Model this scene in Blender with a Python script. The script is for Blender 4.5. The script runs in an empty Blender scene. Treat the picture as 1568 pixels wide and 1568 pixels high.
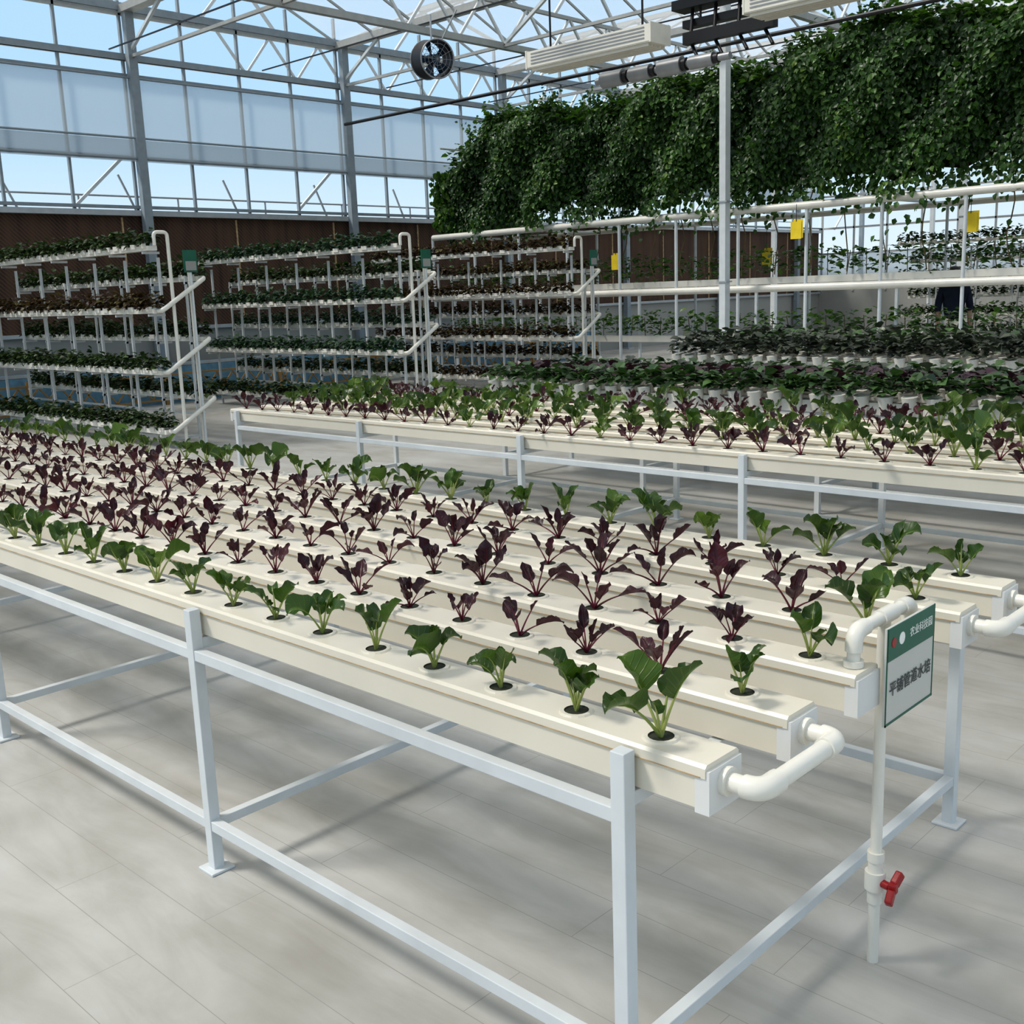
import bpy, math, numpy as np
from mathutils import Matrix, Vector
rng=np.random.default_rng(7)
PI=math.pi
scene=bpy.context.scene
# ---------------------------------------------------------------- materials
MATS={}
def newmat(name):
    m=bpy.data.materials.new(name); m.use_nodes=True
    nt=m.node_tree; b=nt.nodes['Principled BSDF']; MATS[name]=m
    return m,nt,b
def N(nt,t,**k):
    n=nt.nodes.new(t)
    for a,v in k.items():
        if a in n.inputs.keys(): n.inputs[a].default_value=v
        else: setattr(n,a,v)
    return n
def ramp(nt,cols):
    r=nt.nodes.new('ShaderNodeValToRGB'); e=r.color_ramp.elements
    while len(e)<len(cols): e.new(0.5)
    for i,(p,c) in enumerate(cols): e[i].position=p; e[i].color=(*c,1)
    return r
def simple(name,col,rough=.5,metal=0.,noise=.08,scale=8.,spec=.5):
    m,nt,b=newmat(name)
    tc=N(nt,'ShaderNodeTexCoord'); n=N(nt,'ShaderNodeTexNoise'); n.inputs['Scale'].default_value=scale; n.inputs['Detail'].default_value=4
    nt.links.new(tc.outputs['Object'],n.inputs['Vector'])
    c=np.array(col)
    r=ramp(nt,[(.3,tuple(c*(1-noise))),(.7,tuple(np.minimum(c*(1+noise),1)))])
    nt.links.new(n.outputs['Fac'],r.inputs['Fac']); nt.links.new(r.outputs['Color'],b.inputs['Base Color'])
    b.inputs['Roughness'].default_value=rough; b.inputs['Metallic'].default_value=metal
    b.inputs['Specular IOR Level'].default_value=spec
    return m
simple('cream_pvc',(.68,.635,.53),.35,noise=.05,scale=3)
simple('white_pvc',(.72,.70,.63),.3,noise=.04)
simple('endcap_white',(.66,.66,.64),.4,noise=.04)
simple('white_paint_steel',(.60,.63,.64),.38,noise=.06)
simple('rack_steel',(.52,.54,.54),.42,noise=.08)
simple('galv_steel',(.42,.45,.47),.4,.3,noise=.08)
simple('roof_steel',(.36,.37,.36),.5,noise=.08)
simple('frame_grey',(.24,.28,.31),.5,noise=.08)
simple('seam_dirt',(.42,.30,.17),.8,noise=.3,scale=20)
simple('hole_dark',(.03,.035,.02),.9,noise=.4,scale=60)
simple('black_metal',(.015,.015,.017),.45)
simple('grey_metal',(.32,.33,.34),.4,.4)
simple('red_plastic',(.30,.01,.012),.3)
simple('yellow_card',(.80,.60,.03),.6)
simple('blue_liner',(.13,.27,.38),.6,noise=.2)
simple('lattice_yellow',(.30,.18,.06),.6)
simple('panel_grey',(.30,.30,.28),.7,noise=.06,scale=1)
simple('sign_green',(.01,.11,.065),.4,noise=.1)
simple('sign_white',(.52,.52,.48),.4,noise=.02)
simple('sign_ink',(.05,.06,.06),.5)
simple('sign_letters',(.8,.8,.75),.5)
simple('navy_cloth',(.012,.018,.04),.9,noise=.3)
simple('dark_cloth',(.02,.02,.022),.9,noise=.3)
simple('skin',(.45,.27,.19),.6)
simple('hair',(.01,.008,.007),.5)
simple('fan_blue',(.02,.05,.10),.4)
simple('outside_concrete',(.45,.45,.42),.9,noise=.2,scale=.5)
simple('stem_brown',(.12,.09,.04),.8,noise=.3)
simple('vine_inner_shade',(.006,.014,.005),.9,noise=.5,scale=3)  # near-black colour standing in for the shade inside the vines

def leafmat(name,cols,trans=.3,rough=.45,veincol=None,tcol=(.2,.4,.03),veinamt=.0,spec=.5):
    m,nt,b=newmat(name)
    b.inputs['Specular IOR Level'].default_value=spec
    at=N(nt,'ShaderNodeAttribute'); at.attribute_name='rnd'
    r=ramp(nt,cols); nt.links.new(at.outputs['Fac'],r.inputs['Fac'])
    col=r.outputs['Color']
    if veincol:
        lv=N(nt,'ShaderNodeAttribute'); lv.attribute_name='lv'
        lu=N(nt,'ShaderNodeAttribute'); lu.attribute_name='lu'
        ab=N(nt,'ShaderNodeMath',operation='ABSOLUTE'); nt.links.new(lv.outputs['Fac'],ab.inputs[0])
        mid=N(nt,'ShaderNodeMapRange'); mid.inputs[1].default_value=.04; mid.inputs[2].default_value=.2; mid.inputs[3].default_value=1; mid.inputs[4].default_value=0
        nt.links.new(ab.outputs[0],mid.inputs[0])
        s=N(nt,'ShaderNodeMath',operation='MULTIPLY_ADD'); nt.links.new(lu.outputs['Fac'],s.inputs[0]); s.inputs[1].default_value=42
        s2=N(nt,'ShaderNodeMath',operation='MULTIPLY'); s2.inputs[1].default_value=-9; nt.links.new(ab.outputs[0],s2.inputs[0]); nt.links.new(s2.outputs[0],s.inputs[2])
        sn=N(nt,'ShaderNodeMath',operation='SINE'); nt.links.new(s.outputs[0],sn.inputs[0])
        sm=N(nt,'ShaderNodeMapRange'); sm.inputs[1].default_value=.8; sm.inputs[2].default_value=1; sm.inputs[3].default_value=0; sm.inputs[4].default_value=.35
        nt.links.new(sn.outputs[0],sm.inputs[0])
        mx=N(nt,'ShaderNodeMath',operation='MAXIMUM'); nt.links.new(mid.outputs[0],mx.inputs[0]); nt.links.new(sm.outputs[0],mx.inputs[1])
        ma=N(nt,'ShaderNodeMath',operation='MULTIPLY'); ma.inputs[1].default_value=veinamt; nt.links.new(mx.outputs[0],ma.inputs[0])
        mc=N(nt,'ShaderNodeMix',data_type='RGBA'); nt.links.new(ma.outputs[0],mc.inputs[0]); nt.links.new(col,mc.inputs[6]); mc.inputs[7].default_value=(*veincol,1)
        col=mc.outputs[2]
        bp=N(nt,'ShaderNodeBump'); bp.inputs['Strength'].default_value=.5; bp.inputs['Distance'].default_value=.005; bp.invert=True
        nt.links.new(mx.outputs[0],bp.inputs['Height']); nt.links.new(bp.outputs[0],b.inputs['Normal'])
    nt.links.new(col,b.inputs['Base Color']); b.inputs['Roughness'].default_value=rough
    tr=N(nt,'ShaderNodeBsdfTranslucent'); tr.inputs[0].default_value=(*tcol,1)
    mix=N(nt,'ShaderNodeMixShader'); mix.inputs[0].default_value=trans
    nt.links.new(b.outputs[0],mix.inputs[1]); nt.links.new(tr.outputs[0],mix.inputs[2])
    nt.links.new(mix.outputs[0],nt.nodes['Material Output'].inputs['Surface'])
leafmat('chard_green',[(0,(.010,.030,.006)),(.6,(.028,.070,.011)),(1,(.12,.19,.025))],.16,.33,(.13,.20,.05),(.17,.32,.03),.5,.4)
leafmat('chard_purple',[(0,(.013,.007,.010)),(.6,(.028,.011,.017)),(1,(.085,.024,.03))],.10,.36,(.055,.012,.02),(.20,.025,.04),.5,.35)
leafmat('petiole_green',[(0,(.26,.33,.08)),(1,(.38,.42,.14))],.15,.4,tcol=(.4,.5,.1))
leafmat('petiole_red',[(0,(.08,.012,.018)),(1,(.18,.018,.045))],.1,.4,tcol=(.4,.03,.08))
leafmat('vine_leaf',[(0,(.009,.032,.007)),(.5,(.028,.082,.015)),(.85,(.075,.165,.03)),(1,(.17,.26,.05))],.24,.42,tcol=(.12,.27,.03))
leafmat('rack_green',[(0,(.010,.022,.007)),(.7,(.02,.045,.012)),(1,(.06,.10,.025))],.12,.5,tcol=(.08,.15,.03),spec=.3)
leafmat('rack_teal',[(0,(.010,.035,.02)),(.7,(.025,.065,.035)),(1,(.07,.12,.05))],.12,.5,tcol=(.08,.18,.05),spec=.3)
leafmat('rack_red',[(0,(.018,.014,.008)),(.6,(.045,.026,.014)),(1,(.10,.09,.025))],.12,.5,tcol=(.15,.10,.03),spec=.3)
leafmat('bed_green',[(0,(.025,.05,.02)),(.6,(.045,.095,.035)),(1,(.09,.17,.05))],.12,.4,tcol=(.1,.22,.04))
leafmat('bed_dark',[(0,(.035,.045,.036)),(.6,(.06,.07,.052)),(1,(.09,.115,.065))],.08,.4,tcol=(.08,.12,.05))
leafmat('bed_purple',[(0,(.035,.02,.03)),(.6,(.06,.03,.042)),(1,(.10,.06,.06))],.08,.4,tcol=(.15,.04,.06))

# floor : pale grey vinyl planks
m,nt,b=newmat('floor_planks')
tc=N(nt,'ShaderNodeTexCoord')
br=N(nt,'ShaderNodeTexBrick'); br.offset=.37; br.inputs['Scale'].default_value=1; br.inputs['Brick Width'].default_value=1.25; br.inputs['Row Height'].default_value=.19
br.inputs['Mortar Size'].default_value=.0012; br.inputs['Mortar Smooth'].default_value=.3
br.inputs['Color1'].default_value=(.0,.0,.0,1); br.inputs['Color2'].default_value=(1,1,1,1); br.inputs['Mortar'].default_value=(.5,.5,.5,1)
nt.links.new(tc.outputs['Object'],br.inputs['Vector'])
mp=N(nt,'ShaderNodeMapping'); mp.inputs['Scale'].default_value=(1.0,3.5,1); nt.links.new(tc.outputs['Object'],mp.inputs['Vector'])
n1=N(nt,'ShaderNodeTexNoise'); n1.inputs['Scale'].default_value=1.5; n1.inputs['Detail'].default_value=7; n1.inputs['Roughness'].default_value=.6; n1.inputs['Distortion'].default_value=.8
nt.links.new(mp.outputs[0],n1.inputs['Vector'])
n2=N(nt,'ShaderNodeTexNoise'); n2.inputs['Scale'].default_value=1.7; n2.inputs['Detail'].default_value=6; nt.links.new(tc.outputs['Object'],n2.inputs['Vector'])
r1=ramp(nt,[(.25,(.37,.36,.33)),(.5,(.455,.45,.425)),(.75,(.53,.525,.505))]); nt.links.new(n1.outputs['Fac'],r1.inputs['Fac'])
r2=ramp(nt,[(.32,(.74,.72,.675)),(.58,(1,1,1))]); nt.links.new(n2.outputs['Fac'],r2.inputs['Fac'])  # plank mottle that also paints in patchy light and shade
mm=N(nt,'ShaderNodeMix',data_type='RGBA',blend_type='MULTIPLY'); mm.inputs[0].default_value=.8; nt.links.new(r1.outputs[0],mm.inputs[6]); nt.links.new(r2.outputs[0],mm.inputs[7])
pc=N(nt,'ShaderNodeMix',data_type='RGBA',blend_type='MULTIPLY'); pc.inputs[0].default_value=1
pr=ramp(nt,[(0,(.98,.98,.98)),(1,(1.0,1.0,1.0))]); nt.links.new(br.outputs['Color'],pr.inputs['Fac'])
nt.links.new(mm.outputs[2],pc.inputs[6]); nt.links.new(pr.outputs[0],pc.inputs[7])
ml=N(nt,'ShaderNodeMix',data_type='RGBA'); nt.links.new(br.outputs['Fac'],ml.inputs[0]); nt.links.new(pc.outputs[2],ml.inputs[6]); ml.inputs[7].default_value=(.29,.28,.26,1)
nt.links.new(ml.outputs[2],b.inputs['Base Color'])
rr=ramp(nt,[(.3,(.45,.45,.45)),(.7,(.28,.28,.28))]); nt.links.new(n2.outputs['Fac'],rr.inputs['Fac']); nt.links.new(rr.outputs[0],b.inputs['Roughness'])
# brown cooling pad
m,nt,b=newmat('cooling_pad')
tc=N(nt,'ShaderNodeTexCoord'); w=N(nt,'ShaderNodeTexWave'); w.bands_direction='DIAGONAL'; w.inputs['Scale'].default_value=9; w.inputs['Distortion'].default_value=1.5; nt.links.new(tc.outputs['Object'],w.inputs['Vector'])
mp=N(nt,'ShaderNodeMapping'); mp.inputs['Scale'].default_value=(1,3,.3); nt.links.new(tc.outputs['Object'],mp.inputs['Vector'])
n=N(nt,'ShaderNodeTexNoise'); n.inputs['Scale'].default_value=2; n.inputs['Detail'].default_value=6; nt.links.new(mp.outputs[0],n.inputs['Vector'])
ad=N(nt,'ShaderNodeMath',operation='MULTIPLY_ADD'); ad.inputs[1].default_value=.35; nt.links.new(w.outputs['Fac'],ad.inputs[0]); nt.links.new(n.outputs['Fac'],ad.inputs[2])
r=ramp(nt,[(.35,(.030,.018,.013)),(.8,(.10,.056,.036))]); nt.links.new(ad.outputs[0],r.inputs['Fac']); nt.links.new(r.outputs[0],b.inputs['Base Color']); b.inputs['Roughness'].default_value=.9
def glass(name,tint,tf,milky=(.8,.85,.88)):
    m,nt,b=newmat(name)
    t=N(nt,'ShaderNodeBsdfTransparent'); t.inputs[0].default_value=(*tint,1)
    b.inputs['Base Color'].default_value=(*milky,1); b.inputs['Roughness'].default_value=.25
    tl=N(nt,'ShaderNodeBsdfTranslucent'); tl.inputs[0].default_value=(*milky,1)
    no=N(nt,'ShaderNodeTexNoise'); no.inputs['Scale'].default_value=3
    mr=N(nt,'ShaderNodeMapRange'); mr.inputs[3].default_value=.45; mr.inputs[4].default_value=.55; nt.links.new(no.outputs['Fac'],mr.inputs[0])
    m1=N(nt,'ShaderNodeMixShader'); nt.links.new(mr.outputs[0],m1.inputs[0]); nt.links.new(b.outputs[0],m1.inputs[1]); nt.links.new(tl.outputs[0],m1.inputs[2])
    m2=N(nt,'ShaderNodeMixShader'); m2.inputs[0].default_value=tf; nt.links.new(m1.outputs[0],m2.inputs[1]); nt.links.new(t.outputs[0],m2.inputs[2])
    nt.links.new(m2.outputs[0],nt.nodes['Material Output'].inputs['Surface'])
glass('window_glass',(.97,.99,1),.96)
glass('roof_glass',(.97,.98,1),.70,(.86,.87,.85))
glass('curtain_film',(.9,.94,.97),.36,(.44,.48,.51))

# ---------------------------------------------------------------- mesh builder
class MB:
    def __init__(s): s.V=[];s.F=[];s.A={'rnd':[],'lu':[],'lv':[]};s.n=0;s.mats=[]
    def mi(s,m):
        if m not in s.mats: s.mats.append(m)
        return s.mats.index(m)
    def add(s,V,F,mat,rnd=.5,lu=0.,lv=1.,sm=False):
        V=np.asarray(V,float); k=len(V)
        s.V.append(V)
        if isinstance(F,np.ndarray): s.F.append((F+s.n,s.mi(mat),sm))
        else:
            for f in F: s.F.append((np.array([f])+s.n,s.mi(mat),sm))
        for a,v in (('rnd',rnd),('lu',lu),('lv',lv)):
            s.A[a].append(np.broadcast_to(np.asarray(v,float),(k,)).copy())
        s.n+=k
    def box(s,c,d,mat,rnd=.5):
        c=np.array(c,float);d=np.array(d,float)/2
        V=np.array([[x,y,z] for x in(-1,1) for y in(-1,1) for z in(-1,1)],float)*d+c
        F=np.array([[0,1,3,2],[4,6,7,5],[0,4,5,1],[2,3,7,6],[0,2,6,4],[1,5,7,3]])
        s.add(V,F,mat,rnd)
    def beam(s,p,q,w,h,mat,up=(0,0,1)):
        p=np.array(p,float);q=np.array(q,float);d=q-p;L=np.linalg.norm(d);d/=L
        up=np.array(up,float)
        if abs(d@up)>.98: up=np.array([0,1.,0])
        sd=np.cross(d,up);sd/=np.linalg.norm(sd);u=np.cross(sd,d)
        V=[]
        for e in(p,q):
            for a,b_ in((-1,-1),(1,-1),(1,1),(-1,1)): V.append(e+sd*a*w/2+u*b_*h/2)
        F=np.array([[0,1,5,4],[1,2,6,5],[2,3,7,6],[3,0,4,7],[3,2,1,0],[4,5,6,7]])
        s.add(V,F,mat)
    def tube(s,pts,r,mat,seg=10,bend=0,rnd=.5,cap=True):
        pts=[np.array(p,float) for p in pts]
        if bend and len(pts)>2:
            out=[pts[0]]
            for i in range(1,len(pts)-1):
                a,b_,c=pts[i-1:i+2]; d1=(a-b_)/np.linalg.norm(a-b_); d2=(c-b_)/np.linalg.norm(c-b_)
                for t in np.linspace(0,1,7): out.append((1-t)**2*(b_+d1*bend)+2*t*(1-t)*b_+t*t*(b_+d2*bend))
            out.append(pts[-1]); pts=out
        P=np.array(pts);n=len(P); r=np.broadcast_to(np.asarray(r,float),(n,))
        T=np.gradient(P,axis=0); T/=np.linalg.norm(T,axis=1)[:,None]
        ref=np.array([0,0,1.]) if abs(T[0][2])<.9 else np.array([1.,0,0])
        u=np.cross(T[0],ref);u/=np.linalg.norm(u)
        V=[];ang=np.linspace(0,2*PI,seg,endpoint=False)
        for i in range(n):
            u=u-T[i]*(u@T[i]);u/=np.linalg.norm(u);w=np.cross(T[i],u)
            V.append(P[i]+r[i]*(np.cos(ang)[:,None]*u+np.sin(ang)[:,None]*w))
        V=np.concatenate(V)
        i,j=np.meshgrid(np.arange(n-1),np.arange(seg),indexing='ij'); i=i.ravel();j=j.ravel();k=(j+1)%seg
        F=np.stack([i*seg+j,i*seg+k,(i+1)*seg+k,(i+1)*seg+j],1)
        s.add(V,F,mat,rnd,sm=True)
        if cap:
            s.add(V[:seg],[list(range(seg))[::-1]],mat,rnd); s.add(V[-seg:],[list(range(seg))],mat,rnd)
    def build(s,name,parent=None,smooth=False,bevel=0,loc=(0,0,0)):
        me=bpy.data.meshes.new(name)
        V=np.concatenate(s.V); nl=sum(f[0].size for f in s.F); npoly=sum(len(f[0]) for f in s.F)
        loops=np.concatenate([f[0].ravel() for f in s.F]); tot=np.concatenate([np.full(len(f[0]),f[0].shape[1]) for f in s.F])
        st=np.concatenate([[0],np.cumsum(tot)[:-1]]); mi=np.concatenate([np.full(len(f[0]),f[1]) for f in s.F])
        sm=np.concatenate([np.full(len(f[0]),f[2] or smooth) for f in s.F])
        me.vertices.add(len(V)); me.vertices.foreach_set('co',(V-np.array(loc)).ravel())
        me.loops.add(nl); me.loops.foreach_set('vertex_index',loops.astype(np.int32))
        me.polygons.add(npoly); me.polygons.foreach_set('loop_start',st.astype(np.int32)); 
        me.polygons.foreach_set('material_index',mi.astype(np.int32))
        for m in s.mats: me.materials.append(MATS[m])
        me.update(calc_edges=True)
        me.polygons.foreach_set('use_smooth',sm)
        for a in s.A:
            at=me.attributes.new(a,'FLOAT','POINT'); at.data.foreach_set('value',np.concatenate(s.A[a]))
        me.validate()
        o=bpy.data.objects.new(name,me); scene.collection.objects.link(o); o.location=loc
        if parent: o.parent=parent
        if bevel:
            md=o.modifiers.new('bevel','BEVEL'); md.width=bevel; md.segments=2; md.limit_method='ANGLE'; md.angle_limit=math.radians(40)
        return o
def empty(name,loc=(0,0,0)):
    e=bpy.data.objects.new(name,None); scene.collection.objects.link(e); e.location=loc; e.empty_display_size=.2
    return e
def child(mb,name,par,**k):
    o=mb.build(name,**k); o.parent=par; o.matrix_parent_inverse=Matrix.Translation(-Vector(par.location)); return o

# ---------------------------------------------------------------- leafy cloud
def nrm(a): return a/np.maximum(np.linalg.norm(a,axis=1),1e-9)[:,None]
def cloud(mb,P,D,Nn,S,mat,w=.42,rnd=None):
    n=len(P); D=nrm(D); sd=nrm(np.cross(D,Nn)); U=np.cross(sd,D); S=np.asarray(S).reshape(-1,1)*np.ones((n,1))
    V=np.stack([P,P+.35*S*D+w*S*sd+.12*S*U,P+.35*S*D-w*S*sd+.12*S*U,P+.75*S*D+w*.62*S*sd+.05*S*U,P+.75*S*D-w*.62*S*sd+.05*S*U,P+S*D-.12*S*U,P+.5*S*D],1)
    b=np.arange(n)[:,None]*7
    F=np.concatenate([b+np.array([[0,6,1]]),b+np.array([[0,2,6]]),b+np.array([[1,6,3]]),b+np.array([[6,2,4]]),b+np.array([[3,6,5]]),b+np.array([[6,4,5]])])
    if rnd is None: rnd=rng.random(n)
    mb.add(V.reshape(-1,3),F,mat,rnd=np.repeat(rnd,7))

# ---------------------------------------------------------------- chard plants
def chard(kind,seed):
    r=np.random.default_rng(seed); parts=[]
    g=kind=='green'
    n=int(r.integers(5,8)) if g else int(r.integers(4,8))
    a0=r.random()*6.28
    for k in range(n):
        az=a0+k*2.4+r.normal()*.3
        inner=k/n
        L=(.052+.030*r.random())*(1-.3*(k>=n-2)) if g else (.042+.028*r.random())*(1-.3*(k>=n-2))
        lean=(.20+.70*(1-inner)+.15*r.normal()) if g else (.25+1.05*(1-inner)+.18*r.normal())
        pl=(.038+.036*r.random()) if g else (.034+.036*r.random())
        W=L*((.37 if g else .30)+.04*r.normal())
        m1=7;m2=10
        th=lean*.55; p=np.zeros(2); path=[p.copy()]
        for i in range(m1):
            th+=lean*.45/m1*.6; p=p+pl/m1*np.array([math.sin(th),math.cos(th)]); path.append(p.copy())
        curl=(.9 if g else .3)+.6*r.normal()
        bp=[p.copy()];ba=[th]
        for i in range(m2):
            th+=curl/m2*(.5+i/m2); p=p+L/m2*np.array([math.sin(th),math.cos(th)]); bp.append(p.copy());ba.append(th)
        ca,sa=math.cos(az),math.sin(az)
        to=lambda q:np.array([q[0]*ca,q[0]*sa,q[1]])
        pts=[to(q) for q in path]+[to(bp[i]) for i in (2,4,6)]
        rad=np.concatenate([np.linspace(.0036,.002,m1+1),[.0014,.0009,.0005]])*(1 if g else .75)
        t=MB(); t.tube(pts,rad,'petiole_green' if g else 'petiole_red',seg=5,cap=False,rnd=r.random())
        parts.append((t.V[0],t.F[0][0],0,t.A['rnd'][0],t.A['lu'][0],t.A['lv'][0]))
        sd=np.array([-sa,ca,0.]); nv=7; V=[];lu=[];lv=[]
        ph=r.random(2)*6.28; cup=.45+.45*r.random(); tw=r.normal()*.4
        for i in range(m2+1):
            u=i/m2
            w=W*(math.sin(PI*min(1,(u*.94+.06))**.85)**.65) if 0<u<1 else W*(.12 if u==0 else .03)
            nn=np.array([-math.cos(ba[i])*ca,-math.cos(ba[i])*sa,math.sin(ba[i])])
            for j in range(nv):
                v=-1+2*j/(nv-1)
                wob=.20*W*math.sin(u*13+ph[int(j>3)])*abs(v)**1.5
                V.append(to(bp[i])+sd*v*w*(1-.12*abs(v)*cup)+nn*(abs(v)**1.4*w*cup+wob+v*w*tw)); lu.append(u);lv.append(v)
        i,j=np.meshgrid(np.arange(m2),np.arange(nv-1),indexing='ij');i=i.ravel();j=j.ravel()
        F=np.stack([i*nv+j,i*nv+j+1,(i+1)*nv+j+1,(i+1)*nv+j],1)
        parts.append((np.array(V),F,1,np.full(len(V),r.random()*.8),np.array(lu),np.array(lv)))
    return parts
NP_=20
PROTO={k:[chard(k,100*(k=='green')+i) for i in range(NP_)] for k in('green','purple')}
MN={'green':('petiole_green','chard_green'),'purple':('petiole_red','chard_purple')}
def put_plants(mb,kind,pos,smin,smax):
    for p in pos:
        pr=PROTO[kind][int(rng.integers(NP_))]; a=rng.random()*6.28; s=smin+(smax-smin)*rng.random()
        ca,sa=math.cos(a)*s,math.sin(a)*s; R=np.array([[ca,-sa,0],[sa,ca,0],[0,0,s*1.05]]); dr=rng.normal()*.16
        if p[0]<-3.2 and p[1]<.2: dr+=.2*rng.random()  # far-left front-row leaves tinted lighter, backlight put into their colour
        for V,F,mi,rn,lu,lv in pr:
            mb.add(V@R.T+np.array(p),F,MN[kind][mi],rnd=np.clip(rn+dr,0,1),lu=lu,lv=lv)

# ---------------------------------------------------------------- NFT table
ZC=.785; CH=.085
def nft_table(posts,xl,xr,y0,rows,loc,capr=True,capl=True,x0=None,d=.204):
    par=empty('hydroponic_table',loc)
    W=1.558; yf=y0-.02; yb=y0+W-.01
    fr=MB(); pw=.033
    for x in posts:
        for y in(yf,yb):
            fr.box((x,y,.389),(pw,pw,.778),'white_paint_steel'); fr.box((x,y,.004),(.075,.075,.008),'white_paint_steel')
        for z,h in((.141,.028),(.680,.028)):
            fr.beam((x,yf,z),(x,yb,z),.028,h,'white_paint_steel')
    for y in(yf,yb):
        for z in(.141,.650): fr.beam((posts[0],y,z),(posts[-1],y,z),.028,.03,'white_paint_steel')
    child(fr,'steel_frame',par,bevel=.002)
    ch=MB(); ho=MB(); xs0=posts[0] if x0 is None else x0
    prof=np.array([(-.05,0),(.05,0),(.05,.06),(.054,.0605),(.054,.079),(.048,.085),(-.048,.085),(-.054,.079),(-.054,.0605),(-.05,.06)])
    zb=ZC-CH; n=len(prof); holes=[]
    for j in range(rows):
        yc=y0+.056+.28*j
        V=[]
        for x in(xl,xr): V+= [(x,yc+a,zb+b_) for a,b_ in prof]
        F=np.array([[i,(i+1)%n,n+(i+1)%n,n+i] for i in range(n)])
        ch.add(V,F,'cream_pvc'); ch.add(V[:n],[list(range(n))[::-1]],'cream_pvc'); ch.add(V[n:],[list(range(n))],'cream_pvc')
        for s in(-1,1):
            ch.box(((xl+xr)/2,yc+s*.0535,zb+.0615),(xr-xl-.02,.003,.0020),'seam_dirt')
        for x,f in((xl,capl),(xr,capr)):
            if f: ch.box((x-(.008 if x==xr else -.008),yc,zb+.033),(.03,.104,.082),'endcap_white')
        k=0
        while True:
            x=xs0-k*d+rng.normal()*.003
            if x<xl+.08: break
            if x<xr-.05: holes.append((j,k,x,yc))
            k+=1
    for j,k,x,y in holes:
        a=np.linspace(0,2*PI,16,endpoint=False); c=np.array([x,y,ZC])
        for r0,r1,z0,z1,mt in((.036,.033,.000,.004,'cream_pvc'),(.033,.025,.004,.004,'cream_pvc'),(.025,.022,.004,-.0,'hole_dark')):
            V=np.concatenate([np.stack([r0*np.cos(a),r0*np.sin(a),a*0+z0],1),np.stack([r1*np.cos(a),r1*np.sin(a),a*0+z1],1)])+c
            i=np.arange(16);F=np.stack([i,(i+1)%16,16+(i+1)%16,16+i],1); ho.add(V,F,mt)
        V=np.stack([.023*np.cos(a),.023*np.sin(a),a*0+.0012],1)+c; ho.add(V,[list(range(16))],'hole_dark')
    child(ch,'growing_channels',par); child(ho,'net_cups',par)
    return par,holes
LA=1.484; XE=.185
postsA=[.022-LA*k for k in range(6)]
tA,hA=nft_table(postsA,-7.62,XE,0.,6,(0,0,0),x0=.054)
fit=MB()
def upipe(mb,xe,ya,yb,z,dx=.078):
    mb.tube([(xe-.01,ya,z),(xe+dx,ya,z),(xe+dx,yb,z),(xe-.01,yb,z)],.0175,'white_pvc',16,bend=.03)
    for y,s in((ya,1),(yb,-1)):
        mb.tube([(xe+.003,y,z),(xe+.018,y,z),],.027,'white_pvc',16)
        mb.tube([(xe+.045,y,z),(xe+dx,y,z),(xe+dx,y+s*.055,z)],.0215,'white_pvc',16,bend=.03)
upipe(fit,XE,.056,.336,.742); upipe(fit,XE,1.176,1.456,.742)
px,py=.15,.77; zi=.862; xi=.155
fit.tube([(xi,.616,.78),(xi,.616,zi),(xi,.90,zi),(xi,.896,.78)],.0145,'white_pvc',14,bend=.03)
for y,s in((.616,1),(.896,-1)):
    fit.tube([(xi,y,.82),(xi,y,zi),(xi,y+s*.05,zi)],.019,'white_pvc',14,bend=.03); fit.tube([(xi,y,.786),(xi,y,.80)],.022,'white_pvc',14)
fit.tube([(xi,.735,zi),(xi,.805,zi)],.019,'white_pvc',14)
fit.tube([(xi,.77,zi),(px,.77,.82),(px,.77,0)],.0135,'white_pvc',14,bend=.02)
fit.tube([(px,py,.155),(px,py,.275)],.0175,'white_pvc',14)
fit.tube([(px,py,.19),(px,py,.235)],.024,'white_pvc',16)
fit.tube([(px,py,.262),(px,py,.285)],.020,'white_pvc',14)
child(fit,'pvc_pipes',tA,smooth=False)
va=MB(); va.tube([(px,py,.212),(px+.04,py-.01,.212)],.010,'red_plastic',10)
va.box((px+.048,py-.01,.212),(.020,.020,.026),'red_plastic')
for s in(-1,1): va.beam((px+.048,py-.01+s*.006,.212+s*.005),(px+.052,py-.01+s*.032,.212+s*.026),.018,.022,'red_plastic')
child(va,'red_valve_handle',tA,bevel=.004)
pg=MB();pp=MB()
gp=[(x,y,ZC) for j,k,x,y in hA if j in(0,5) or k==0]; ppz=[(x,y,ZC) for j,k,x,y in hA if not(j in(0,5) or k==0)]
put_plants(pg,'green',gp,.80,1.15); put_plants(pp,'purple',ppz,.82,1.2)
pg.build('green_chard_plants',smooth=True); pp.build('purple_chard_plants',smooth=True)
postsB=[-6.08+1.484*k for k in range(6)][::-1]
tB,hB=nft_table(postsB,-6.2,1.6,3.10,6,(0,3.1,0),x0=1.5,d=.204)
pg=MB();pp=MB()
g=[];q=[]
for j,k,x,y in hB: (g if (j in(1,2) and rng.random()<.85) or (j>2 and rng.random()<.4) or (j==0 and rng.random()<.2) else q).append((x,y,ZC))
put_plants(pg,'green',g,.95,1.4); put_plants(pp,'purple',q,.95,1.35)
pg.build('green_chard_plants',smooth=True); pp.build('purple_chard_plants',smooth=True)

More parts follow.
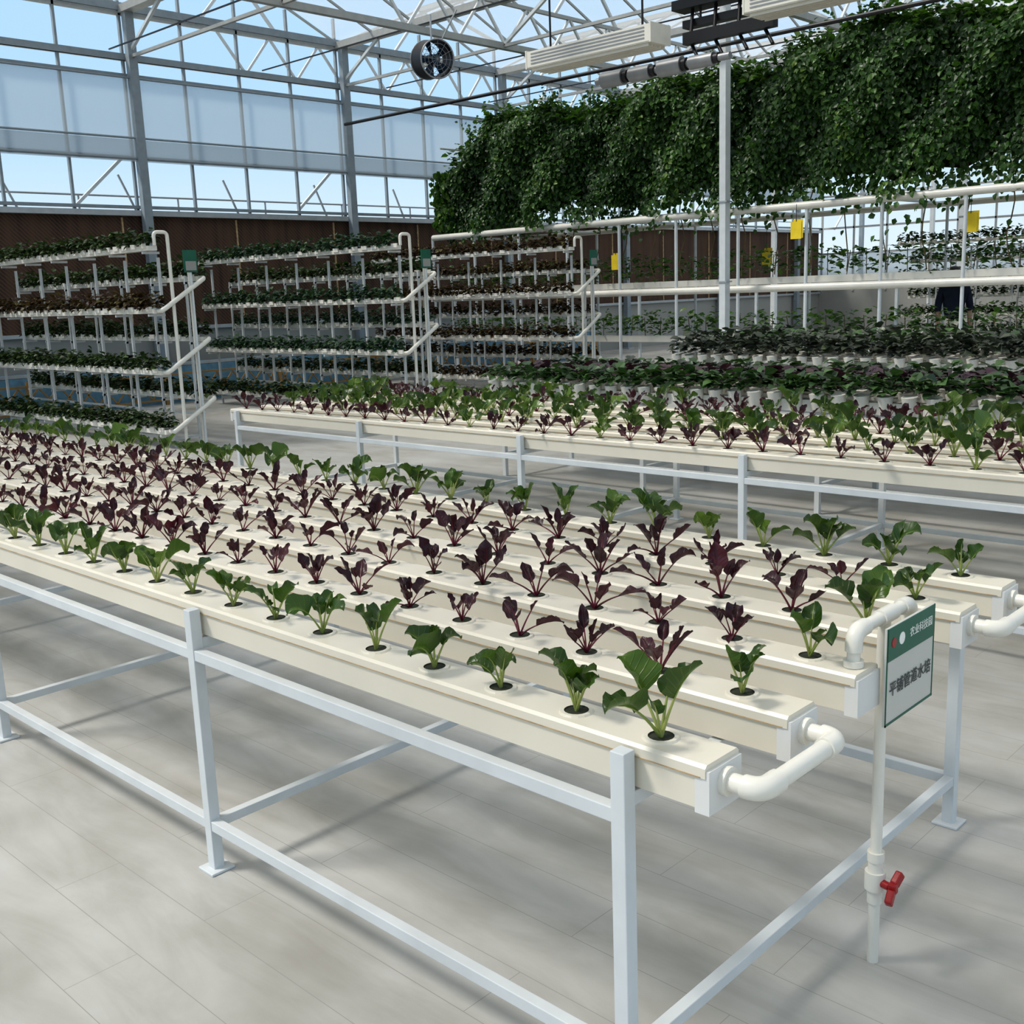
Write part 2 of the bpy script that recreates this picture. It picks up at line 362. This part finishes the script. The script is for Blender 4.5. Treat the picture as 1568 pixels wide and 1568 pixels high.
# sign
SX=.206
sg=empty('table_sign',(SX,.78,.755))
s=MB(); s.box((SX,.7825,.755),(.006,.245,.222),'sign_white'); s.box((SX+.0035,.7825,.828),(.002,.243,.074),'sign_green')
s.box((SX+.0035,.7825,.647),(.002,.245,.005),'sign_green')
for yy in(.6615,.9035): s.box((SX+.0035,yy,.755),(.002,.003,.222),'sign_green')
child(s,'sign_board',sg)
def text(t,y,z,size,mat,name):
    c=bpy.data.curves.new(name,'FONT'); c.body=t; c.size=size; c.align_x='CENTER'; c.align_y='CENTER'; c.extrude=.0004
    c.materials.append(MATS[mat]); o=bpy.data.objects.new(name,c); scene.collection.objects.link(o)
    o.parent=sg; o.matrix_parent_inverse=Matrix.Translation(-Vector(sg.location)); o.location=(SX+.005,y,z); o.rotation_euler=(PI/2,0,PI/2)
text('平铺管道水培',.7825,.722,.036,'sign_ink','sign_text'); text('农业科技园',.83,.83,.024,'sign_letters','sign_header')
s=MB(); s.tube([(SX+.0045,.73,.83),(SX+.0055,.73,.83)],.014,'sign_letters',16); s.tube([(SX+.0045,.69,.83),(SX+.0055,.69,.83)],.011,'red_plastic',16); child(s,'sign_logo',sg)

# ---------------------------------------------------------------- leafy beds C, D
def bed(x0,x1,y0,rows,mats,name,h=.12,z=.8):
    par=empty('raised_trough_table',(x0,y0,0))
    f=MB(); W=(rows-1)*.3
    for x in np.arange(x0+.1,x1,1.5):
        for y in(y0,y0+W): f.box((x,y,.36),(.035,.035,.72),'white_paint_steel')
        f.beam((x,y0,.70),(x,y0+W,.70),.03,.03,'white_paint_steel'); f.beam((x,y0,.2),(x,y0+W,.2),.03,.03,'white_paint_steel')
    for y in(y0,y0+W):
        for zz in(.2,.66): f.beam((x0+.1,y,zz),(x1,y,zz),.03,.03,'white_paint_steel')
    child(f,'steel_frame',par)
    t=MB()
    for j in range(rows):
        y=y0+.3*j
        t.box(((x0+x1)/2,y,z-.04),(x1-x0,.12,.08),'white_pvc')
        for x in np.arange(x0+.08,x1,.16):
            t.tube([(x,y-.062,z-.07),(x,y-.08,z+.05)],[.035,.055],'white_pvc',8)
    child(t,'white_troughs',par)
    for j in range(rows):
        l=MB(); y=y0+.3*j; cs=np.arange(x0+.08,x1,.16); n=int(len(cs)*34)
        c=cs[rng.integers(0,len(cs),n)]; az=rng.random(n)*6.28; rad=rng.random(n)**.6
        P=np.stack([c+rad*.08*np.cos(az),y+rad*.09*np.sin(az),z+.05+h*(1-rad*.6)*rng.random(n)**.5],1)
        D=np.stack([np.cos(az),np.sin(az),.5-rad*.6+rng.normal(size=n)*.2],1); Nn=np.stack([rng.normal(size=n)*.3,rng.normal(size=n)*.3,np.ones(n)],1)
        cloud(l,P,D,Nn,.07+.04*rng.random(n),mats[j%len(mats)],.45)
        l.build(name)
bed(-5.5,2.2,5.32,4,['bed_green','bed_purple','bed_dark','bed_green'],'leafy_greens_row',h=.14)
bed(-5.5,1.5,8.05,5,['bed_dark','bed_dark','bed_green','bed_dark','bed_dark'],'leafy_greens_row',h=.24,z=.84)

# ---------------------------------------------------------------- vertical racks
def rack(xe,yf,L,fm,bm,tag=True):
    par=empty('vertical_hydroponic_rack',(xe,yf,0))
    FZ=[2.2,1.53,.86,.2]; BZ=[1.87,1.2,.53]; yb=yf+.55
    f=MB()
    xs=np.arange(xe-.12,xe-L,-.75)
    for x in xs:
        f.beam((x,yf+.12,0),(x,yf+.12,2.1),.028,.028,'rack_steel'); f.beam((x,yb-.12,0),(x,yb-.12,1.9),.025,.025,'rack_steel')
        for z in FZ: f.beam((x,yf-.06,z-.05),(x,yf+.14,z-.05),.025,.025,'rack_steel')
        for z in BZ: f.beam((x,yb+.06,z-.05),(x,yb-.14,z-.05),.025,.025,'rack_steel')
        f.beam((x,yf+.12,.1),(x,yb-.12,.1),.03,.03,'rack_steel')
    f.beam((xs[0],yb-.12,.35),(xs[-1],yb-.12,.35),.025,.025,'rack_steel')
    f.beam((xs[0],yf+.12,.1),(xs[-1],yf+.12,.1),.03,.03,'rack_steel')
    child(f,'rack_frame',par)
    t=MB()
    for y,ZZ in((yf,FZ),(yb,BZ)):
        for z in ZZ:
            t.box((xe-L/2,y,z-.005),(L,.11,.05),'white_pvc')
            for x in np.arange(xe-L+.1,xe,.2): t.box((x,y-.058,z+.02),(.11,.02,.05),'white_pvc')
    for fz,bz in zip(FZ[1:],BZ):
        t.tube([(xe-.02,yf,fz),(xe+.09,yf,fz),(xe+.09,yb,bz),(xe-.02,yb,bz)],.026,'white_pvc',10,bend=.05)
    t.tube([(xe+.05,yf+.16,0),(xe+.05,yf+.16,2.36),(xe+.05,yf,2.36),(xe+.05,yf,2.22)],.02,'white_pvc',10,bend=.05)
    t.tube([(xe+.05,yf+.38,0),(xe+.05,yf+.38,1.95)],.016,'white_pvc',10)
    child(t,'troughs_and_pipes',par)
    if tag:
        g=MB(); g.box((xe+.1,yf+.38,2.05),(.02,.16,.24),'sign_green'); g.box((xe+.112,yf+.38,2.0),(.004,.13,.10),'panel_grey'); g.beam((xe+.09,yf+.38,0),(xe+.09,yf+.38,2.0),.02,.02,'white_paint_steel'); child(g,'rack_tag',par)
    l=MB()
    for y,ZZ,MM in((yf,FZ,fm),(yb,BZ,bm)):
        for z,mt in zip(ZZ,MM):
            cs=np.arange(xe-L+.1,xe-.03,.16); n=len(cs)*44; c=cs[rng.integers(0,len(cs),n)]; az=rng.random(n)*6.28; rad=rng.random(n)**.6
            P=np.stack([c+rad*.07*np.cos(az),y+rad*.075*np.sin(az),z+.035+.20*rng.random(n)*(1-.5*rad)],1)
            D=np.stack([np.cos(az),np.sin(az),.6-rad+rng.normal(size=n)*.25],1); Nn=np.stack([rng.normal(size=n)*.3,rng.normal(size=n)*.3,np.ones(n)],1)
            cloud(l,P,D,Nn,.055+.03*rng.random(n),mt,.45)
    l.build('rack_lettuce_plants')
rack(-9.9,4.62,4.8,['rack_green','rack_red','rack_green','rack_green'],['rack_green','rack_green','rack_green'])
rack(-9.6,7.85,4.7,['rack_teal','rack_teal','rack_teal','rack_green'],['rack_green','rack_teal','rack_green'])
rack(-9.7,11.4,4.7,['rack_red','rack_red','rack_red','rack_red'],['rack_red','rack_red','rack_red'])
rack(-2.8,19.,5.2,['rack_green']*4,['rack_green']*3,False)

# ---------------------------------------------------------------- trellis with vines
YT=13.0
par=empty('vine_trellis_frame',(-8,YT,0))
f=MB()
for y,rr_ in((YT,.055),(YT+2.2,.045)):
    for z in(2.64,1.5): f.tube([(-14.5,y,z),(3.5,y,z)],rr_,'white_pvc',12)
for x in np.arange(-14.52,3.5,1.12): f.tube([(x,YT,0),(x,YT,2.64)],.026,'white_paint_steel',8)
for x in np.arange(-14.52,3.5,2.24):
    f.tube([(x,YT+2.2,0),(x,YT+2.2,2.64)],.024,'white_paint_steel',8)
    for z in(2.64,4.3): f.tube([(x,YT+.3,z),(x,YT+2.2,z)],.02,'white_paint_steel',8)
child(f,'trellis_pipes',par)
tr=MB()
for z in(1.66,.78): tr.box((-5.5,YT+.5,z-.05),(18,.2,.1),'white_pvc')
for x in np.arange(-14.5,3.5,2.24): tr.box((x,YT+.5,.4),(.04,.04,.72),'white_paint_steel'); tr.box((x,YT+.5,1.2),(.04,.04,.8),'white_paint_steel')
child(tr,'seedling_troughs',par)
l=MB()
for z,hh in((1.66,.34),(.78,.3)):
    xs=np.arange(-14.4,3.4,.3)
    for x in xs:
        l.tube([(x,YT+.5,z),(x+rng.normal()*.02,YT+.5,z+hh)],.006,'stem_brown',5)
        n=40; az=rng.random(n)*6.28; P=np.stack([x+.08*np.cos(az),YT+.5+.05*np.sin(az),z+.05+hh*rng.random(n)],1)+rng.normal(size=(n,3))*.04
        D=np.stack([np.cos(az),np.sin(az),.1+rng.normal(size=n)*.3],1); cloud(l,P,D,np.tile([0,0,1.],(n,1))+rng.normal(size=(n,3))*.3,.08+.05*rng.random(n),'vine_leaf',.35)
l.build('tomato_seedlings')
v=MB()
XV=-14.35
def topz(x): return 4.60+.10*np.sin(x*1.9)+.07*np.sin(x*5.3+1)-.75*np.clip((-13.2-x)/1.1,0,1)**1.6+.35*np.clip((x+9)/3,0,1)
def botz(x): return 2.88+.08*np.sin(x*2.7+.5)+.06*np.sin(x*7.1)-.14*(x<-13)
n=60000
x=rng.uniform(XV,3.2,n); u=rng.random(n); z=botz(x)+(topz(x)-botz(x))*u**.92-.12*rng.exponential(size=n)*(u<.06)
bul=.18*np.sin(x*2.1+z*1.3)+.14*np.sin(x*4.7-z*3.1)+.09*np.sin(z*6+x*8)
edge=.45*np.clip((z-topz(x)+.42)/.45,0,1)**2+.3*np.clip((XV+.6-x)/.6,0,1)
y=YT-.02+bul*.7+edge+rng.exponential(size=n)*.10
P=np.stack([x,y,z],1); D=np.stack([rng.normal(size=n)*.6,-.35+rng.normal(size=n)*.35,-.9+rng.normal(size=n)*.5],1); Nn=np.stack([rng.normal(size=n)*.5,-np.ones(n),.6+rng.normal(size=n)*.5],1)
cloud(v,P,D,Nn,.06+.05*rng.random(n),'vine_leaf',.42,rnd=np.clip(rng.random(n)*.8+bul*-.5+.03,0,1))  # random leaf tone, with shade put in: hollows darker, bulges lighter
n=14000
x=rng.uniform(XV,3.2,n); y=rng.uniform(YT+.1,YT+2.4,n); z=topz(x)-.05+rng.normal(size=n)*.08
cloud(v,np.stack([x,y,z],1),rng.normal(size=(n,3))*[1,1,.3],np.tile([0,0,1.],(n,1))+rng.normal(size=(n,3))*.3,.09+.06*rng.random(n),'vine_leaf')
n=5000
y=rng.uniform(YT,YT+2.4,n); z=2.8+rng.random(n)*1.05; x=XV+.1+rng.normal(size=n)*.12
cloud(v,np.stack([x,y,z],1),np.stack([rng.normal(size=n)*.4,rng.normal(size=n)*.4,-np.ones(n)],1),np.tile([-1.,0,.4],(n,1))+rng.normal(size=(n,3))*.3,.09+.05*rng.random(n),'vine_leaf')
for k in range(150):
    xx=rng.uniform(XV+.6,3); z0=float(topz(xx)); hgt=.12+.25*rng.random(); n=9
    t_=np.linspace(0,1,n); P=np.stack([xx+t_*rng.normal()*.15,YT+.25+0*t_,z0-.05+t_*hgt],1)
    cloud(v,P,np.stack([rng.normal(size=n),rng.normal(size=n),.3*np.ones(n)],1),np.tile([0,-1.,.6],(n,1))+rng.normal(size=(n,3))*.4,.07*np.ones(n),'vine_leaf')
for xx in np.arange(-13.5,3.3,.56):
    pts=[(xx+.04*math.sin(k*1.3+xx),YT+.3+.03*math.cos(k*2),1.7+k*.2) for k in range(8)]
    v.tube(pts,.009,'stem_brown',5,cap=False)
    n=5+int(rng.integers(6)); zz=rng.uniform(2.5,2.9,n); P=np.stack([xx+rng.normal(size=n)*.06,YT+.28+rng.normal(size=n)*.05,zz],1)
    cloud(v,P,np.stack([rng.normal(size=n),rng.normal(size=n),-.5*np.ones(n)],1),np.tile([0,-1.,.6],(n,1))+rng.normal(size=(n,3))*.3,.09*np.ones(n),'vine_leaf')
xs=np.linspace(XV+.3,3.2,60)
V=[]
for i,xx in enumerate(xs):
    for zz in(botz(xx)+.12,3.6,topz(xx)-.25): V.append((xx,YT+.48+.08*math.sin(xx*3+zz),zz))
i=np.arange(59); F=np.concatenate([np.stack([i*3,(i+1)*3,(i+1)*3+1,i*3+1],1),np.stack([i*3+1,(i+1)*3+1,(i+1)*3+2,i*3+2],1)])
v.add(V,F,'vine_inner_shade'); v.build('climbing_vine_hedge')  # dark sheet added behind the leaves as painted inner shade
for x,z,yy in((-6.8,2.30,YT-.08),(-8.55,2.0,YT+2.1),(-10.2,2.0,YT+.1),(-4.45,2.25,YT+.2)):
    c=MB(); c.box((x,yy,z),(.17,.006,.24),'yellow_card'); c.box((x+.03,yy+.008,z+.02),(.15,.005,.26),'yellow_card'); c.tube([(x,yy,z+.12),(x,yy,2.66)],.004,'black_metal',5); c.build('yellow_sticky_trap')

# ---------------------------------------------------------------- greenhouse shell
GY=[-5.14,-.7,3.7,8.14,12.58,17.02,21.46,25.9,30.3,34.7]; GX=[-16.5,-12.1,-7.8,-3.4,1.0,5.4]
XW=-16.5; YB=32.
fl=MB(); fl.box((-5.5,12.5,-.05),(26,45,.1),'floor_planks'); fl.build('floor')
og=MB(); og.box((-30,10,-.3),(160,160,.3),'outside_concrete'); og.build('outside_ground')
w=MB(); ylo,yhi=-10,YB
w.box((XW-.1,(ylo+yhi)/2,.575),(.2,yhi-ylo,1.15),'panel_grey')
w.box((XW-.1,(ylo+yhi)/2,2.125),(.15,yhi-ylo,1.95),'cooling_pad')
w.box((XW+.02,(ylo+yhi)/2,1.17),(.12,yhi-ylo,.06),'galv_steel'); w.box((XW+.02,(ylo+yhi)/2,3.12),(.16,yhi-ylo,.09),'galv_steel')
for yy in np.arange(ylo,yhi,1.48*1.5): w.box((XW-.02,yy,2.1),(.03,.03,1.9),'seam_dirt')
w.build('wall_left')
wf=MB()
for yy in np.arange(-9.7,yhi,1.11): wf.box((XW,yy,5.0),(.06,.04,3.7),'frame_grey')
for zz,h in((3.22,.05),(4.02,.06),(5.33,.05),(5.62,.10),(6.4,.12)): wf.box((XW+.03,(ylo+yhi)/2,zz),(.07,yhi-ylo,h),'frame_grey')
wf.build('window_frame_left')
def quad(mb,x,ya,yb_,za,zb_,mat): mb.add([(x,ya,za),(x,yb_,za),(x,yb_,zb_),(x,ya,zb_)],np.array([[0,1,2,3]]),mat)
wg=MB(); quad(wg,XW-.04,ylo,yhi,3.2,6.4,'window_glass'); wg.build('window_1')
cu=MB(); quad(cu,XW+.12,ylo,yhi,3.97,5.27,'curtain_film'); quad(cu,XW+.13,ylo,yhi,3.95,4.3,'curtain_film')
for zz in(4.0,4.33,5.28): cu.tube([(XW+.14,ylo,zz),(XW+.14,yhi,zz)],.018,'frame_grey',6)
cu.build('roll_up_curtain')
w=MB(); w.box((-5.5,YB+.1,.8),(22.4,.2,1.6),'panel_grey')
for xx in np.arange(-16.4,5.6,1.1): w.box((xx,YB,3.8),(.05,.06,5.2),'roof_steel')
for zz in(1.62,2.4,3.2,4.2,5.0,6.4): w.box((-5.5,YB,zz),(22,.06,.06),'roof_steel')
w.add([(-16.5,YB+.04,1.2),(5.5,YB+.04,1.2),(5.5,YB+.04,6.4),(-16.5,YB+.04,6.4)],np.array([[0,1,2,3]]),'window_glass')
w.add([(-16.5,YB-.06,1.6),(5.5,YB-.06,1.6),(5.5,YB-.06,2.4),(-16.5,YB-.06,2.4)],np.array([[0,1,2,3]]),'curtain_film'); w.build('wall_back')
for gx in GX:
    for gy in GY:
        if gx>-16 and gy not in(12.58,21.46,30.3): continue
        if gx==-12.1 and gy==12.58: continue
        if gx>0 and gy<10: continue
        c=MB(); wd=.15 if gx<-16 else .13
        X=gx+.15 if gx<-16 else gx+.03
        mt='frame_grey' if gx<-16 else 'white_paint_steel'
        c.box((X,gy,3.15),(wd*.8,wd,6.3),mt); c.box((X,gy,.02),(.24,.24,.04),'galv_steel')
        if gx<-16: c.beam((X-.5,gy-1.0,3.25),(X-.5,gy-.05,4.1),.05,.05,'white_paint_steel')
        else:
            for zz in(1.5,2.64): c.box((X,gy,zz+.12),(wd+.03,wd+.03,.02),'galv_steel')
        c.build('greenhouse_column')
# roof
rf=empty('ceiling',(-5.5,13,6.5))
t=MB()
for gx in GX:
    for zz,wd in((5.62,.10),(6.3,.06)): t.beam((gx,-5.1,zz),(gx,32,zz),wd,wd,'roof_steel')
    k=0; yy=-5.1; dy=.555
    while yy<31.9:
        a,b_=(5.62,6.3) if k%2==0 else (6.3,5.62)
        if yy>(9.5 if gx<-12 else -6): t.beam((gx,yy,a),(gx,yy+dy,b_),.04,.04,'white_paint_steel')
        yy+=dy;k+=1
for gy in GY[:-1]:
    t.beam((-16.5,gy,6.36),(5.4,gy,6.36),.20,.12,'roof_steel')
    t.beam((-16.5,gy,5.62),(5.4,gy,5.62),.05,.05,'roof_steel')
    ym=gy+2.22
    t.beam((-16.5,ym,7.35),(5.4,ym,7.35),.09,.09,'roof_steel')
    for gx in np.arange(-16.5,5.5,1.1):
        for y1 in(gy,gy+4.44): t.beam((gx,y1,6.4),(gx,ym,7.35),.03,.04,'roof_steel')
    for gx in GX:
        if gy>8 or gx>-12:
            for o in(.3,.7):
                t.beam((gx,gy+4.44*o,6.3),(gx,gy+4.44*(.5),7.3),.05,.05,'white_paint_steel')
        t.beam((gx,gy,5.62),(gx+ (1.2 if gx<5 else -1.2),gy,6.3),.05,.05,'white_paint_steel'); 
        if gx>-16: t.beam((gx,gy,5.62),(gx-1.2,gy,6.3),.05,.05,'white_paint_steel')
for yy in np.arange(-4,32,2.96): t.beam((-16.5,yy,5.72),(5.4,yy,5.72),.02,.02,'black_metal')
child(t,'roof_trusses',rf)
g=MB()
for gy in GY[:-1]:
    ym=gy+2.22
    for y1,y2 in((gy,ym),(gy+4.44,ym)):
        g.add([(-16.5,y1,6.45),(5.4,y1,6.45),(5.4,y2,7.4),(-16.5,y2,7.4)],np.array([[0,1,2,3]]),'roof_glass')
child(g,'roof_glazing',rf)
b=MB(); b.tube([(-16.2,12.4,4.87),(5.4,12.4,4.87)],.03,'black_metal',8); b.build('irrigation_pipe')
# fan
fx=empty('circulation_fan',(-11.3,10.2,5.0)); f=MB(); C0=np.array([-11.3,10.2,5.0]); ax=np.array([.9,-.25,-.12]); ax/=np.linalg.norm(ax); e1=np.cross(ax,[0,0,1.]);e1/=np.linalg.norm(e1);e2=np.cross(e1,ax)
def ring(mb,c,R,r,mt): mb.tube([c+R*(math.cos(a)*e1+math.sin(a)*e2) for a in np.linspace(0,2*PI,29)],r,mt,6,cap=False)
a=np.linspace(0,2*PI,28,endpoint=False); V=[]
for o in(-.17,.17): V+= [C0+ax*o+.27*(math.cos(q_)*e1+math.sin(q_)*e2) for q_ in a]
i=np.arange(28); f.add(V,np.stack([i,(i+1)%28,28+(i+1)%28,28+i],1),'black_metal',sm=True)
for o in(-.17,.17):
    ring(f,C0+ax*o,.27,.012,'grey_metal')
    for R in(.09,.15,.21): ring(f,C0+ax*o,R,.003,'grey_metal')
    for q_ in np.linspace(0,2*PI,12,endpoint=False): f.tube([C0+ax*o,C0+ax*o+.27*(math.cos(q_)*e1+math.sin(q_)*e2)],.003,'grey_metal',4)
f.tube([C0-ax*.1,C0+ax*.12],.07,'fan_blue',12)
for q_ in np.linspace(0,2*PI,5,endpoint=False):
    d=math.cos(q_)*e1+math.sin(q_)*e2; d2=np.cross(ax,d)
    f.add([C0+d*.05-d2*.02-ax*.02,C0+d*.05+d2*.02+ax*.02,C0+d*.25+d2*.09+ax*.05,C0+d*.25-d2*.07-ax*.05],np.array([[0,1,2,3]]),'fan_blue')
f.tube([C0+np.array([0,0,.27]),C0+np.array([0,0,.62])],.015,'galv_steel',6); f.tube([C0+np.array([.1,.1,.25]),C0+np.array([.35,.2,.65])],.012,'galv_steel',6)
child(f,'fan_body',fx)
u=empty('louvered_light_unit',(-7,8.6,4.3))
f=MB()
for x0,y0,z0 in((-7.7,8.5,4.12),(-4.9,8.6,4.2)):
    f.box((x0+.85,y0,z0),(1.75,.34,.05),'white_pvc'); f.box((x0+.85,y0+.16,z0+.08),(1.75,.03,.2),'white_pvc')
    for k in range(5): f.box((x0+.85,y0-.13+.07*k,z0-.04),(1.65,.012,.03),'white_pvc')
    f.box((x0+.85,y0-.17,z0+.07),(1.75,.012,.17),'white_pvc')
    for k in range(4): f.box((x0+.85,y0-.178,z0+.02+.035*k),(1.6,.006,.014),'grey_metal')
    for e in(0,1.75): f.box((x0-.025+e,y0,z0+.07),(.02,.36,.2),'white_pvc')
    for xx in(x0+.2,x0+1.5): f.tube([(xx,y0,z0+.08),(xx,y0,5.6)],.012,'black_metal',6)
child(f,'louvered_panels',u)
f=MB()
for xx,r_,l_ in((-7.1,.09,.3),(-6.7,.08,.28),(-6.3,.09,.3),(-5.9,.07,.3)):
    f.tube([(xx,8.95,3.94),(xx+l_,8.95,3.94)],r_,'grey_metal',14); f.tube([(xx+l_,8.95,3.94),(xx+l_+.06,8.95,3.94)],r_*.75,'black_metal',14)
f.tube([(-7.2,8.95,3.94),(-5.4,8.95,3.94)],.04,'grey_metal',8)
f.beam((-6.2,9.3,4.42),(4,9.3,4.42),.12,.08,'black_metal'); f.beam((-6.3,9.3,4.62),(-4.6,9.3,4.62),.25,.10,'black_metal')
f.beam((-6.0,9.0,4.2),(-4.9,9.0,4.2),.10,.12,'black_metal')
for xx in(-6,-3,0,3): f.tube([(xx,9.3,4.42),(xx,9.3,5.62)],.012,'black_metal',6)
for xx in(-6.1,-5.8,-5.5,-5.2): f.tube([(xx,9.3,4.6),(xx+.1,9.1,4.2),(xx+.3,8.95,3.97)],.02,'black_metal',6)
child(f,'motors_and_rail',u)
p_=MB(); p_.box((-15.62,7.5,.3),(1.0,22,.6),'blue_liner'); p_.box((-15.15,7.5,.62),(.06,22,.05),'galv_steel'); p_.build('blue_pond_tank')
l=MB()
for yy in np.arange(-3.5,18.5,.3):
    for s in(-1,1): l.beam((-14.95,yy-.15*s,.1),(-14.95,yy+.15*s,.45),.02,.02,'lattice_yellow')
for zz in(.08,.48): l.beam((-14.95,-3.6,zz),(-14.95,18.5,zz),.03,.03,'lattice_yellow')
for yy in np.arange(-3.6,18.6,2.2): l.beam((-14.95,yy,0),(-14.95,yy,.55),.05,.05,'lattice_yellow')
l.build('lattice_fence')
r_=MB()
for zz in(3.4,3.6): r_.tube([(-18.5,-12,zz),(-18.5,34,zz)],.02,'galv_steel',6)
for yy in np.arange(-12,34,2): r_.tube([(-18.5,yy,-.1),(-18.5,yy,3.6)],.02,'galv_steel',6)
for yy in np.arange(-2,30,2.2): r_.beam((-18.2,yy,3.2),(-18.2,yy-.35,3.95),.03,.03,'galv_steel')
r_.box((-18.6,11,1.7),(.1,46,3.3),'blue_liner')
r_.build('outside_railing')

# ---------------------------------------------------------------- person
def person(loc,face):
    par=empty('standing_person',loc)
    def sk(name,verts,edges,rad,mat,root=0):
        me=bpy.data.meshes.new(name); me.from_pydata(verts,edges,[]); o=bpy.data.objects.new(name,me); scene.collection.objects.link(o)
        o.modifiers.new('skin','SKIN')
        if not me.skin_vertices: raise RuntimeError('no skin')
        for i,r in enumerate(rad): me.skin_vertices[0].data[i].radius=(r,r) if not isinstance(r,tuple) else r
        for i in range(len(verts)): me.skin_vertices[0].data[i].use_root=(i==root)
        sb=o.modifiers.new('sub','SUBSURF'); sb.levels=2; sb.render_levels=2
        me.materials.append(MATS[mat]); o.parent=par; return o
    sk('shirt',[(0,0,.95),(0,0,1.15),(0,0,1.35),(0,0,1.43),(-.17,0,1.40),(-.22,.0,1.15),(-.21,-.02,1.08),(.17,0,1.40),(.22,0,1.15),(.21,-.02,1.08)],[(0,1),(1,2),(2,3),(2,4),(4,5),(5,6),(2,7),(7,8),(8,9)],[(.15,.11),(.15,.11),(.17,.11),(.07,.07),.065,.052,.045,.065,.052,.045],'navy_cloth')
    sk('trousers',[(0,0,.95),(-.09,0,.85),(-.10,-.01,.5),(-.10,.02,.1),(.09,0,.85),(.10,-.01,.5),(.10,.02,.1)],[(0,1),(1,2),(2,3),(0,4),(4,5),(5,6)],[(.15,.11),.095,.07,.05,.095,.07,.05],'dark_cloth')
    sk('shoes',[(-.10,.05,.05),(-.10,-.16,.04)],[(0,1)],[.05,.04],'dark_cloth'); sk('shoe_2',[(.10,.05,.05),(.10,-.16,.04)],[(0,1)],[.05,.04],'dark_cloth')
    sk('neck_head',[(0,0,1.42),(0,0,1.5),(0,-.01,1.58),(0,-.005,1.68)],[(0,1),(1,2),(2,3)],[.055,.05,(.075,.09),(.07,.085)],'skin')
    sk('hair',[(0,.035,1.58),(0,.03,1.66),(0,.0,1.70)],[(0,1),(1,2)],[.06,.085,.085],'hair')
    sk('nose',[(0,-.10,1.62),(0,-.115,1.595)],[(0,1)],[.01,.014],'skin')
    for s in(-1,1):
        v=[(s*.21,-.02,1.10),(s*.215,-.06,.88),(s*.215,-.08,.80)]; e=[(0,1),(1,2)]; r=[.04,.028,(.02,.038)]
        for k in range(4):
            b0=len(v); yy=-.05-.022*k; L=[.06,.07,.075,.065][k]
            v+=[(s*.215,yy-.01,.76),(s*.212,yy-.012,.76-L*.55),(s*.203,yy-.01,.76-L)]; e+=[(2,b0),(b0,b0+1),(b0+1,b0+2)]; r+=[.010,.009,.008]
        b0=len(v); v+=[(s*.20,-.115,.79),(s*.195,-.125,.75)]; e+=[(2,b0),(b0,b0+1)]; r+=[.011,.009]
        sk('arm_%d'%(1 if s<0 else 2),v,e,r,'skin')
        sk('eye_%d'%(1 if s<0 else 2),[(s*.03,-.085,1.625),(s*.03,-.09,1.625)],[(0,1)],[.01,.01],'hair')
        sk('ear_%d'%(1 if s<0 else 2),[(s*.078,0,1.63),(s*.082,.005,1.59)],[(0,1)],[.014,.012],'skin')
    par.rotation_euler=(0,0,face)
person((-5.05,14.3,0),.6)

# ---------------------------------------------------------------- light, world, camera
sun=bpy.data.lights.new('sun','SUN'); sun.energy=3.5; sun.angle=math.radians(12); sun.color=(1,.94,.86)
so=bpy.data.objects.new('sun',sun); scene.collection.objects.link(so); so.location=(-5,-5,20)
dv=Vector((.42,.45,-.80)).normalized(); so.rotation_euler=dv.to_track_quat('-Z','Y').to_euler()
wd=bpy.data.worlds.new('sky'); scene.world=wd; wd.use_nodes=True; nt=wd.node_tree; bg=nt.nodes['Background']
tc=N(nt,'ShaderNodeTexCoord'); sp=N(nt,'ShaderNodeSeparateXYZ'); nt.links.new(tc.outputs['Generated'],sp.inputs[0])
r=ramp(nt,[(0.0,(.35,.36,.33)),(.01,(.78,.88,.95)),(.15,(.48,.71,.94)),(.38,(.42,.66,.93)),(.55,(.88,.89,.89))]); nt.links.new(sp.outputs['Z'],r.inputs['Fac']); nt.links.new(r.outputs[0],bg.inputs[0]); bg.inputs[1].default_value=.88  # upper sky, out of view, whitened to offset the blue ambient light
cam=bpy.data.cameras.new('camera'); co=bpy.data.objects.new('camera',cam); scene.collection.objects.link(co)
R=np.array([[0.7271349278440199,0.6855292268527807,-0.03639334884152258],[0.11143319373657667,-0.1701742836525577,-0.9790931296444713],[-0.6773901682508676,0.7078773850844281,-0.20013037661258187]])
M=Matrix([[R[0][i],-R[1][i],-R[2][i],(1.1571,-1.4714,1.6)[i]] for i in range(3)]+[[0,0,0,1]])
co.matrix_world=M; cam.lens=36*1656.1/1568; cam.sensor_width=36; cam.clip_end=300
scene.camera=co
scene.view_settings.view_transform='Standard'
try: scene.view_settings.look='Medium High Contrast'
except Exception: pass
scene.view_settings.exposure=0.10
